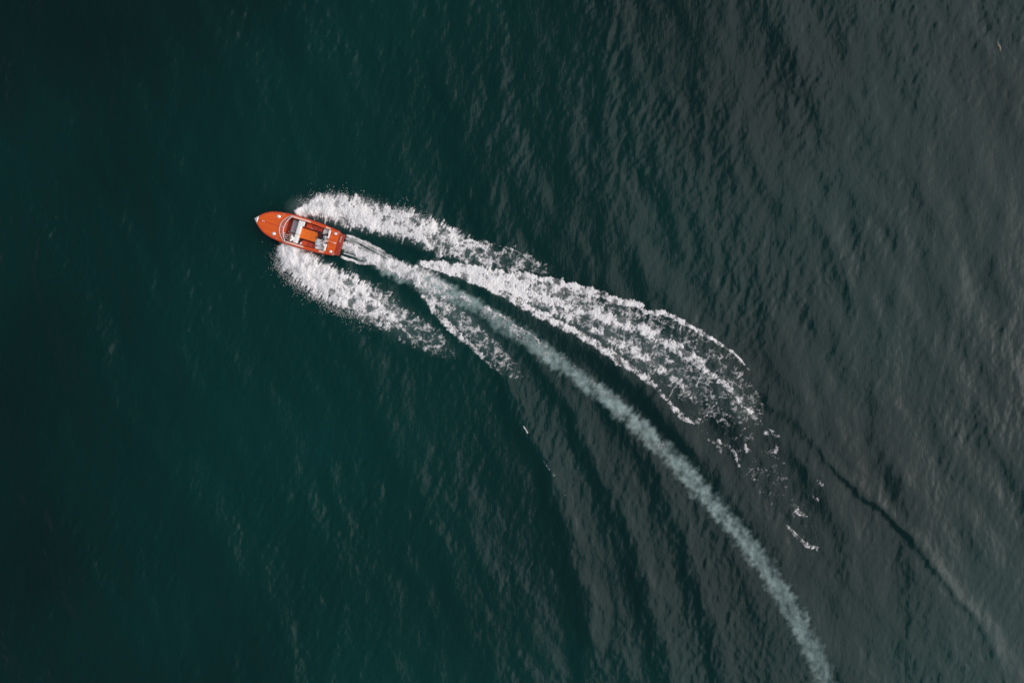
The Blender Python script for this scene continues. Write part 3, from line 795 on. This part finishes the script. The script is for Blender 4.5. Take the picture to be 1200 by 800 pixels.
bm = bmesh.new(); tube(bm, [P(41, -3.5, .82), P(42.5, -3.4, 1.0)], .012, 8); lathe(bm, P(42.5, -3.4, .99), [(.02, 0), (.03, .02), (.02, .05)], 10); mesh_obj('throttle_lever', bm, CHROME, boat, True)

# front bench
def seat(name, parts):
    e = empty(name, P(*parts[0][1][:2], .25), parent=boat)
    for nm, c, d, mt, r in parts:
        bm = bmesh.new(); rbox(bm, P(*c) - e.location, d, r, seg=4); mesh_obj(nm, bm, mt, e, True)
    return e
seat('front_seat', [('base', (48, 0, .37), (.44, 26 * K, .24), LINING, .02),
                    ('cushion', (46.4, 5.0, .555), (7.8 * K, 15.4 * K, .13), GREY, .05),
                    ('cushion', (46.4, -8.6, .555), (7.8 * K, 9.8 * K, .13), GREY, .05),
                    ('backrest', (53.0, 5.2, .76), (5.2 * K, 16.4 * K, .46), CREAM, .09),
                    ('backrest', (53.0, -8.4, .76), (5.2 * K, 10.4 * K, .46), CREAM, .09),
                    ('headrest_roll', (56.2, 10.6, .90), (3.6 * K, 5.6 * K, .17), CREAM, .07)])
# engine box with sun lid
box = empty('engine_box', P(65.5, 0, .24), parent=boat)
bm = bmesh.new(); rbox(bm, Vector((0, 0, .21)), (19.4 * K, 11 * K, .42), .02); mesh_obj('casing', bm, MAHOGANY, box)
lids = []
for a, b in ((55.7, 68.6), (68.8, 75.6)):
    bm = bmesh.new(); rbox(bm, Vector(((65.5 - (a + b) / 2) * K, 0, .445)), ((b - a) * K, 11.6 * K, .05), .018, seg=3)
    o = mesh_obj('lid', bm, HATCH, box); set_uv(o.data, lambda co: (co.x / 5, .5 + co.y / .8)); lids.append(o)
bm = bmesh.new(); tube(bm, [((65.5 - 66) * K, -7.2 * K, .5), ((65.5 - 66) * K, -8.6 * K, .52), ((65.5 - 67.6) * K, -8.6 * K, .52), ((65.5 - 67.6) * K, -7.2 * K, .5)], .014, 6); mesh_obj('grab_handle', bm, CHROME, box, True)
# side lockers padded in red leather
for sg in (-1, 1):
    e = empty('side_locker', P(68, sg * 10.6, .25), parent=boat)
    bm = bmesh.new(); rbox(bm, Vector((-.05, 0, .11)), (20 * K, 5.4 * K, .22), .02); mesh_obj('casing', bm, LINING, e)
    for c in (62.6, 69.2, 75.8):
        bm = bmesh.new(); rbox(bm, Vector(((68 - c) * K, 0, .25)), (6.4 * K, 5.6 * K, .07), .03, seg=3); mesh_obj('pad', bm, ORANGE_PAD if c < 63 else RED_PAD, e, True)
# rear bench
seat('rear_seat', [('base', (85.4, 0, .37), (8.6 * K, 25 * K, .25), LINING, .02),
                   ('cushion', (84.6, 9.6, .555), (7.6 * K, 6.8 * K, .13), CREAM, .05),
                   ('cushion', (84.6, 2.0, .555), (7.6 * K, 8.0 * K, .13), CREAM, .05),
                   ('cushion', (84.6, -7.6, .555), (7.6 * K, 10.6 * K, .13), CREAM, .05),
                   ('backrest', (89.2, 8.4, .73), (2.6 * K, 8.6 * K, .36), CREAM, .06),
                   ('backrest', (89.2, 0, .73), (2.6 * K, 7.6 * K, .36), CREAM, .06),
                   ('backrest', (89.2, -8.4, .73), (2.6 * K, 8.6 * K, .36), CREAM, .06)])
# swim platform in boards
plat = empty('swim_platform', P(104, 0, .42), parent=boat)
for i in range(4):
    bm = bmesh.new(); rbox(bm, Vector(((104 - 102.4 - i * 1.32) * K, 0, 0)), (1.26 * K, (26.6 - 0.35 * i) * K, .05), .012)
    o = mesh_obj('board', bm, PLATFORM, plat); set_uv(o.data, lambda co: (co.y / 3, co.x / .8))
for t in (-8, 8):
    bm = bmesh.new(); tube(bm, [P(101.4, t, .12) - plat.location, P(105.5, t, .40) - plat.location], .02, 8); mesh_obj('bracket', bm, CHROME, plat, True)
for t in (-12.6, 12.4):
    bm = bmesh.new(); rbox(bm, P(101.6, t, .62) - plat.location, (.05, .05, .3), .015); mesh_obj('corner_post', bm, CHROME, plat)
bm = bmesh.new(); rbox(bm, P(103.2, 6.3, .455) - plat.location, (2.2 * K, 8 * K, .03), .01); mesh_obj('sky_sheen_slab', bm, mottled('painted_sky_sheen', (0.5, 0.28, 0.24), (0.42, 0.2, 0.17), 12), plat)  # pale slab painted as the sky's reflection on the platform varnish

# ------------------------------------------------------------------ people
def skin_mesh(name, verts, edges, mat, parent, sub=2, root=0):
    """verts: {key: (pos, (rx, ry))} grown into one smooth surface"""
    keys = list(verts); ix = {k: i for i, k in enumerate(keys)}
    me = bpy.data.meshes.new(name)
    me.from_pydata([verts[k][0] for k in keys], [(ix[a], ix[b]) for a, b in edges], [])
    o = bpy.data.objects.new(name, me); COL.objects.link(o)
    md = o.modifiers.new('skin', 'SKIN'); md.use_smooth_shade = True
    if sub:
        sb = o.modifiers.new('sub', 'SUBSURF'); sb.levels = sub; sb.render_levels = sub
    for i, k in enumerate(keys):
        r = verts[k][1]; r = (r, r) if not isinstance(r, tuple) else r
        me.skin_vertices[0].data[i].radius = r
    me.skin_vertices[0].data[root].use_root = True
    dg = bpy.context.evaluated_depsgraph_get(); dg.update()
    m2 = bpy.data.meshes.new_from_object(o.evaluated_get(dg))
    m2.name = name
    o.modifiers.clear(); o.data = m2
    bpy.data.meshes.remove(me)
    m2.materials.clear(); m2.materials.append(mat)
    m2.shade_smooth()
    if parent: o.parent = parent
    return o

SKIN_A = mottled('skin_tone', (0.55, 0.30, 0.21), (0.48, 0.25, 0.17), 20, 0.5)
HAIR = mottled('dark_hair', (0.012, 0.009, 0.008), (0.03, 0.02, 0.014), 60, 0.45, 0, 0.01, (1, 1, .2))
EYE_W = principled('eye_white', (0.8, 0.8, 0.8), 0.2); EYE_D = principled('eye_dark', (0.02, 0.012, 0.01), 0.2); LIPS = principled('lips', (0.45, 0.14, 0.12), 0.4)

def person(name, label, J, shirt, trousers, shoes, dress=False, long_hair=False, sleeves='short', vest=None):
    """J: joint positions in boat coordinates: pelvis, chest, neck, head, hipL.., look (unit direction of the face)"""
    root_loc = boat.matrix_basis @ J['pelvis']
    e = empty(name, root_loc, boat.rotation_euler)
    tag(e, label, 'person')
    j = {k: (v - J['pelvis'] if k != 'look' else v) for k, v in J.items()}
    V = {}; E = []
    def v(k, p, r): V[k] = (p, r)
    v('pelvis', j['pelvis'], (.125, .10)); v('waist', j['pelvis'].lerp(j['chest'], .45), (.11, .085)); v('chest', j['chest'], (.14, .105))
    v('upper', j['chest'].lerp(j['neck'], .55), (.10, .07)); v('neck', j['neck'], .05)
    look = j['look'].normalized(); upv = (j['head'] - j['neck']).normalized()
    look = (look - upv * look.dot(upv)).normalized(); side = look.cross(upv)
    h = j['head']
    v('jaw', h - upv * .055 + look * .02, (.062, .068)); v('face', h + upv * .0 + look * .012, (.074, .082)); v('crown', h + upv * .065 - look * .005, (.068, .076))
    v('nose', h - upv * .012 + look * .105, .012)
    E += [('pelvis', 'waist'), ('waist', 'chest'), ('chest', 'upper'), ('upper', 'neck'), ('neck', 'jaw'), ('jaw', 'face'), ('face', 'crown'), ('face', 'nose')]
    for sd in 'LR':
        sh, el, wr = j['shoulder' + sd], j['elbow' + sd], j['wrist' + sd]
        v('sh' + sd, sh, .058); v('ua' + sd, sh.lerp(el, .45), .048); v('el' + sd, el, .039); v('fa' + sd, el.lerp(wr, .35), .039); v('wr' + sd, wr, .026)
        E += [('upper', 'sh' + sd), ('sh' + sd, 'ua' + sd), ('ua' + sd, 'el' + sd), ('el' + sd, 'fa' + sd), ('fa' + sd, 'wr' + sd)]
        d = (wr - el).normalized(); acr = d.cross(Vector((0, 0, 1))).normalized(); dn = d.cross(acr).normalized()
        if dn.z > 0: dn = -dn
        pm = wr + d * .055; v('pm' + sd, pm, (.034, .018)); E.append(('wr' + sd, 'pm' + sd))
        for fi, (of, ln) in enumerate(((-.03, .07), (-.01, .085), (.011, .08), (.031, .062))):
            k0, k1, k2 = (f'f{fi}{q}{sd}' for q in 'abc')
            b0 = pm + d * .04 + acr * of
            v(k0, b0, .009); v(k1, b0 + d * ln * .5 + dn * .012 + acr * of * .12, .0085); v(k2, b0 + d * ln * .82 + dn * .04 + acr * of * .15, .007)
            E += [('pm' + sd, k0), (k0, k1), (k1, k2)]
        sgn = 1 if sd == 'L' else -1
        v('t0' + sd, wr + d * .04 + acr * .034 * sgn, .011); v('t1' + sd, wr + d * .08 + acr * .052 * sgn + dn * .015, .009)
        E += [('pm' + sd, 't0' + sd), ('t0' + sd, 't1' + sd)]
        hp, kn, an, to = j['hip' + sd], j['knee' + sd], j['ankle' + sd], j['toe' + sd]
        v('hp' + sd, hp, .088); v('th' + sd, hp.lerp(kn, .45), .078); v('kn' + sd, kn, .055); v('ca' + sd, kn.lerp(an, .33), .056); v('an' + sd, an, .036); v('to' + sd, to, (.036, .024))
        E += [('pelvis', 'hp' + sd), ('hp' + sd, 'th' + sd), ('th' + sd, 'kn' + sd), ('kn' + sd, 'ca' + sd), ('ca' + sd, 'an' + sd), ('an' + sd, 'to' + sd)]
    skin_mesh('body', V, E, SKIN_A, e)
    grow_ = lambda ks, g: {k: (V[k][0], tuple((np.array(V[k][1]) * np.ones(2) + g).tolist())) for k in ks}
    sub = lambda ks: [(a, b) for a, b in E if a in ks and b in ks]
    ks = ['pelvis', 'waist', 'chest', 'upper', 'shL', 'uaL', 'shR', 'uaR']
    if sleeves == 'long': ks += ['elL', 'faL', 'elR', 'faR', 'wrL', 'wrR']
    skin_mesh('dress_top' if dress else 'shirt', {**grow_(ks, .034), **grow_(['chest', 'upper'], .05)}, sub(ks), shirt, e)
    if vest:
        ks = ['pelvis', 'waist', 'chest', 'shR', 'upper']; ks2 = ['waist', 'chest', 'upper', 'shR', 'uaR']
        skin_mesh('waistcoat', {k: (p + side * .05, r) for k, (p, r) in grow_(ks2, .036).items()}, sub(ks2), vest, e)
    if dress:                                      # spread skirt from the waist over the knees
        bm = bmesh.new(); n = 22; rings = []
        kn = j['kneeL'].lerp(j['kneeR'], .5)
        path = [(j['pelvis'].lerp(j['chest'], .3), .13, .11), (j['pelvis'] + Vector((.05, 0, .03)), .20, .14), (j['pelvis'].lerp(kn, .55) + Vector((0, 0, .03)), .25, .135), (kn + Vector((.03, 0, .02)), .29, .125), (kn + Vector((.15, 0, -.09)), .31, .12), (kn + Vector((.17, 0, -.24)), .33, .13)]
        for q, (c, wdt, ht) in enumerate(path):
            nx_ = (path[min(q + 1, 5)][0] - path[max(q - 1, 0)][0]).normalized(); u = Vector((0, 1, 0)); vv = u.cross(nx_).normalized()
            rings.append([bm.verts.new(c + u * math.cos(a) * wdt * (1 + .07 * math.sin(5 * a + q) * (q > 1)) + vv * math.sin(a) * ht * (1 + .10 * math.sin(7 * a + 2 * q) * (q > 1))) for a in np.linspace(0, 2 * math.pi, n, endpoint=False)])
        for A, B in zip(rings, rings[1:]):
            for i in range(n): bm.faces.new((A[i], A[(i + 1) % n], B[(i + 1) % n], B[i]))
        mesh_obj('skirt', bm, shirt, e, True)
    else:
        ks = ['pelvis'] + [a + b for a in ('hp', 'th', 'kn', 'ca', 'an') for b in 'LR']
        skin_mesh('trousers', grow_(ks, .03), sub(ks), trousers, e)
    for sd in 'LR':
        a_, t_ = j['ankle' + sd], j['toe' + sd]; d = (t_ - a_).normalized()
        skin_mesh('shoe', {'h': (a_ - d * .04 - Vector((0, 0, .03)), (.042, .04)), 'm': (a_.lerp(t_, .5) - Vector((0, 0, .012)), (.046, .036)), 't': (t_ + d * .05, (.042, .026))}, [('h', 'm'), ('m', 't')], shoes, e, 2)
    # hair: cap following the skull, longer for one
    hv = {'a': (h + upv * .085 - look * .0, (.082, .088)), 'b': (h + upv * .03 - look * .035, (.086, .078)), 'c': (h - upv * .03 - look * .045, (.074, .062))}
    he = [('a', 'b'), ('b', 'c')]
    if long_hair:
        hv['d'] = (h - upv * .13 - look * .07, (.085, .045)); hv['e'] = (h - upv * .25 - look * .08, (.07, .035)); he += [('c', 'd'), ('d', 'e')]
    skin_mesh('hair', hv, he, HAIR, e)
    for sg in (-1, 1):
        bm = bmesh.new(); bmesh.ops.create_icosphere(bm, subdivisions=2, radius=.011, matrix=Matrix.Translation(h + look * .082 + side * .032 * sg + upv * .012)); o = mesh_obj('eye', bm, EYE_W, e, True)
        bm = bmesh.new(); bmesh.ops.create_icosphere(bm, subdivisions=1, radius=.006, matrix=Matrix.Translation(h + look * .0895 + side * .032 * sg + upv * .012)); mesh_obj('iris', bm, EYE_D, o, True)
        bm = bmesh.new(); bmesh.ops.create_icosphere(bm, subdivisions=2, radius=.024, matrix=Matrix.Translation(h + side * .082 * sg) @ Matrix.Diagonal((.7, .7, 1.2, 1))); mesh_obj('ear', bm, SKIN_A, e, True)
    bm = bmesh.new(); bmesh.ops.create_icosphere(bm, subdivisions=2, radius=.022, matrix=Matrix.Translation(h + look * .084 - upv * .05) @ Matrix.Diagonal((.5, 1, .35, 1))); mesh_obj('mouth', bm, LIPS, e, True)
    return e

WHITE_C = mottled('white_cotton', (0.80, 0.79, 0.80), (0.70, 0.69, 0.70), 12, 0.8, 0, 0.01)
BLACK_C = mottled('black_cloth', (0.008, 0.008, 0.010), (0.016, 0.015, 0.017), 30, 0.8)
BROWN_C = mottled('dark_brown_cloth', (0.02, 0.008, 0.012), (0.035, 0.012, 0.016), 30, 0.8)
SAND_C = mottled('sand_cloth', (0.30, 0.2, 0.14), (0.25, 0.16, 0.11), 30, 0.8)
V3 = Vector
# helmsman at the wheel
person('person', 'person in white shirt steering at the wheel of the orange boat', dict(
    pelvis=P(49.4, -9.8, .72), chest=P(49.0, -9.8, 1.03), neck=P(48.0, -9.8, 1.25), head=P(46.6, -9.7, 1.40), look=V3((1, 0, -.25)),
    shoulderL=P(48.4, -12.6, 1.17), elbowL=P(45.6, -13.0, .98), wristL=P(43.4, -11.9, 1.02),
    shoulderR=P(48.4, -7.0, 1.17), elbowR=P(45.4, -5.8, .98), wristR=P(43.0, -6.8, 1.02),
    hipL=P(48.8, -11.3, .70), kneeL=P(43.4, -11.6, .74), ankleL=P(41.2, -11.4, .36), toeL=P(39.6, -11.4, .30),
    hipR=P(48.8, -8.3, .70), kneeR=P(43.4, -7.6, .74), ankleR=P(41.2, -7.6, .36), toeR=P(39.6, -7.6, .30)), WHITE_C, SAND_C, BROWN_C)
# dark-trousered passenger leaning back
person('person', 'person in black trousers and white shirt leaning back on the rear seat', dict(
    pelvis=P(84.0, 3.2, .73), chest=P(87.2, 3.4, .97), neck=P(89.0, 2.6, 1.13), head=P(90.2, 1.8, 1.26), look=V3((1, 0, .2)),
    shoulderL=P(88.4, .9, 1.08), elbowL=P(91.6, .2, 1.0), wristL=P(94.4, -.2, .97),
    shoulderR=P(88.2, 6.3, 1.08), elbowR=P(86.6, 7.6, .86), wristR=P(83.8, 6.6, .84),
    hipL=P(83.4, 1.9, .71), kneeL=P(79.2, 1.0, .82), ankleL=P(76.8, .6, .76), toeL=P(75.6, .3, .86),
    hipR=P(83.4, 4.6, .71), kneeR=P(79.0, 5.2, .84), ankleR=P(75.4, 6.2, .76), toeR=P(74.4, 6.4, .86)), WHITE_C, BLACK_C, BLACK, vest=BLACK_C)
# white-dressed passenger beside
person('person', 'person in white dress sitting beside the black-trousered passenger on the rear seat', dict(
    pelvis=P(85.0, -4.6, .73), chest=P(87.4, -4.2, 1.0), neck=P(89.0, -3.4, 1.17), head=P(90.6, -2.6, 1.28), look=V3((1, -.3, .2)),
    shoulderL=P(88.4, -6.6, 1.1), elbowL=P(86.2, -7.6, .9), wristL=P(83.0, -6.0, .90),
    shoulderR=P(88.4, -1.2, 1.1), elbowR=P(86.4, -.6, .92), wristR=P(83.2, -2.6, .93),
    hipL=P(84.6, -6.0, .71), kneeL=P(79.4, -6.4, .76), ankleL=P(78.6, -6.8, .36), toeL=P(77.0, -6.8, .30),
    hipR=P(84.6, -3.2, .71), kneeR=P(79.4, -3.6, .76), ankleR=P(78.6, -3.8, .36), toeR=P(77.0, -3.8, .30)), WHITE_C, None, WHITE_C, dress=True, long_hair=True)

# ------------------------------------------------------------------ loose things aboard
def aboard(name, label, cat, s, t, z, ang=0):
    e = empty(name, boat.matrix_basis @ P(s, t, z), (0, 0, boat.rotation_euler.z + ang))
    return tag(e, label, cat)
def pillow(bm, lx, ly, h, seed):
    r = random.Random(seed); n = 12; grid = {}
    for sg in (1, -1):
        for i in range(n + 1):
            for k in range(n + 1):
                a, b = i / n * 2 - 1, k / n * 2 - 1
                pz = sg * h * (max(0, (1 - a ** 4)) * max(0, (1 - b ** 4))) ** .5
                pin = 1 - .07 * (1 - a * a) if abs(b) > .8 else 1
                if sg < 0 and (i in (0, n) or k in (0, n)): grid[sg, i, k] = grid[1, i, k]; continue
                grid[sg, i, k] = bm.verts.new((a * lx * (1 - .08 * (1 - b * b) * abs(a)), b * ly * (1 - .08 * (1 - a * a) * abs(b)), h + pz + r.uniform(-.004, .004)))
        for i in range(n):
            for k in range(n):
                f = (grid[sg, i, k], grid[sg, i + 1, k], grid[sg, i + 1, k + 1], grid[sg, i, k + 1])
                bm.faces.new(f if sg > 0 else f[::-1])
    return bm
e = aboard('pillow', 'small white pillow at the lower front corner of the rear seat', 'pillow', 79.2, -11.6, .57, .4)
bm = pillow(bmesh.new(), .17, .15, .07, 1); mesh_obj('cover', bm, WHITE_C, e, True)
e = aboard('red_pouch', 'small bright red pouch on the grey front seat', 'pouch', 50.2, -2.6, .625, .2)
bm = rbox(bmesh.new(), V3((0, 0, .05)), (.12, .2, .10), .035, seg=3, taper=.85); mesh_obj('bag', bm, principled('red_cloth', (0.62, 0.01, 0.02), .6), e, True)
bm = bmesh.new(); tube(bm, [(.02, -.06, .095), (.02, -.03, .14), (.02, .03, .14), (.02, .06, .095)], .008, 6); mesh_obj('strap', bm, BLACK, e, True)
e = aboard('duffel_bag', 'small dark bag on the floor behind the front seat', 'bag', 59.2, -8.8, .25, .3)
bm = bmesh.new(); tube(bm, [(-.2, 0, .12), (-.17, 0, .12), (0, 0, .125), (.17, 0, .12), (.2, 0, .12)], [.07, .115, .125, .115, .07], 14); mesh_obj('bag', bm, mottled('dark_bag', (0.05, 0.03, 0.03), (0.09, 0.05, 0.05), 18, .7), e, True)
bm = bmesh.new(); tube(bm, [(-.1, -.08, .2), (-.08, -.03, .29), (.08, -.03, .29), (.1, -.08, .2)], .010, 6); mesh_obj('strap', bm, BLACK, e, True)
e = aboard('towel', 'small white bundle behind the lower end of the front seat', 'towel', 58.6, -12.2, .5, 1.2)
bm = bmesh.new(); tube(bm, [(-.14, 0, .07), (-.13, 0, .07), (0, .01, .072), (.13, 0, .07), (.14, 0, .07)], [.045, .07, .072, .07, .045], 14); mesh_obj('roll', bm, WHITE_C, e, True)
bm = bmesh.new(); tube(bm, [(.05 + .0 * a, .075 * math.cos(a), .072 + .075 * math.sin(a)) for a in np.linspace(0, 2 * math.pi, 14, endpoint=False)], .006, 5, True); mesh_obj('band', bm, GREY, e, True)

# ------------------------------------------------------------------ flotsam far from the boat
fx_, fy_ = W(1171, 54)
dr = empty('driftwood', (float(fx_), float(fy_), float(sea_h(np.array([float(fx_)]), np.array([float(fy_)]))[0])), (0, 0, math.radians(-62)))
tag(dr, 'small pale brown drifting scrap alone near the top right corner', 'driftwood')
WOODY = mottled('bleached_wood', (0.26, 0.23, 0.18), (0.18, 0.16, 0.12), 9, .8, 0, .01, (1, 4, 4))
bm = bmesh.new(); tube(bm, [(-.42, .05, 0), (-.25, .02, .03), (0, 0, .045), (.22, -.02, .035), (.42, -.09, 0)], [.02, .05, .075, .07, .03], 10); mesh_obj('stem', bm, WOODY, dr, True)
bm = bmesh.new(); tube(bm, [(-.02, -.03, .03), (-.1, -.12, .04), (-.2, -.17, .02)], [.045, .035, .012], 8); mesh_obj('stub', bm, WOODY, dr, True)
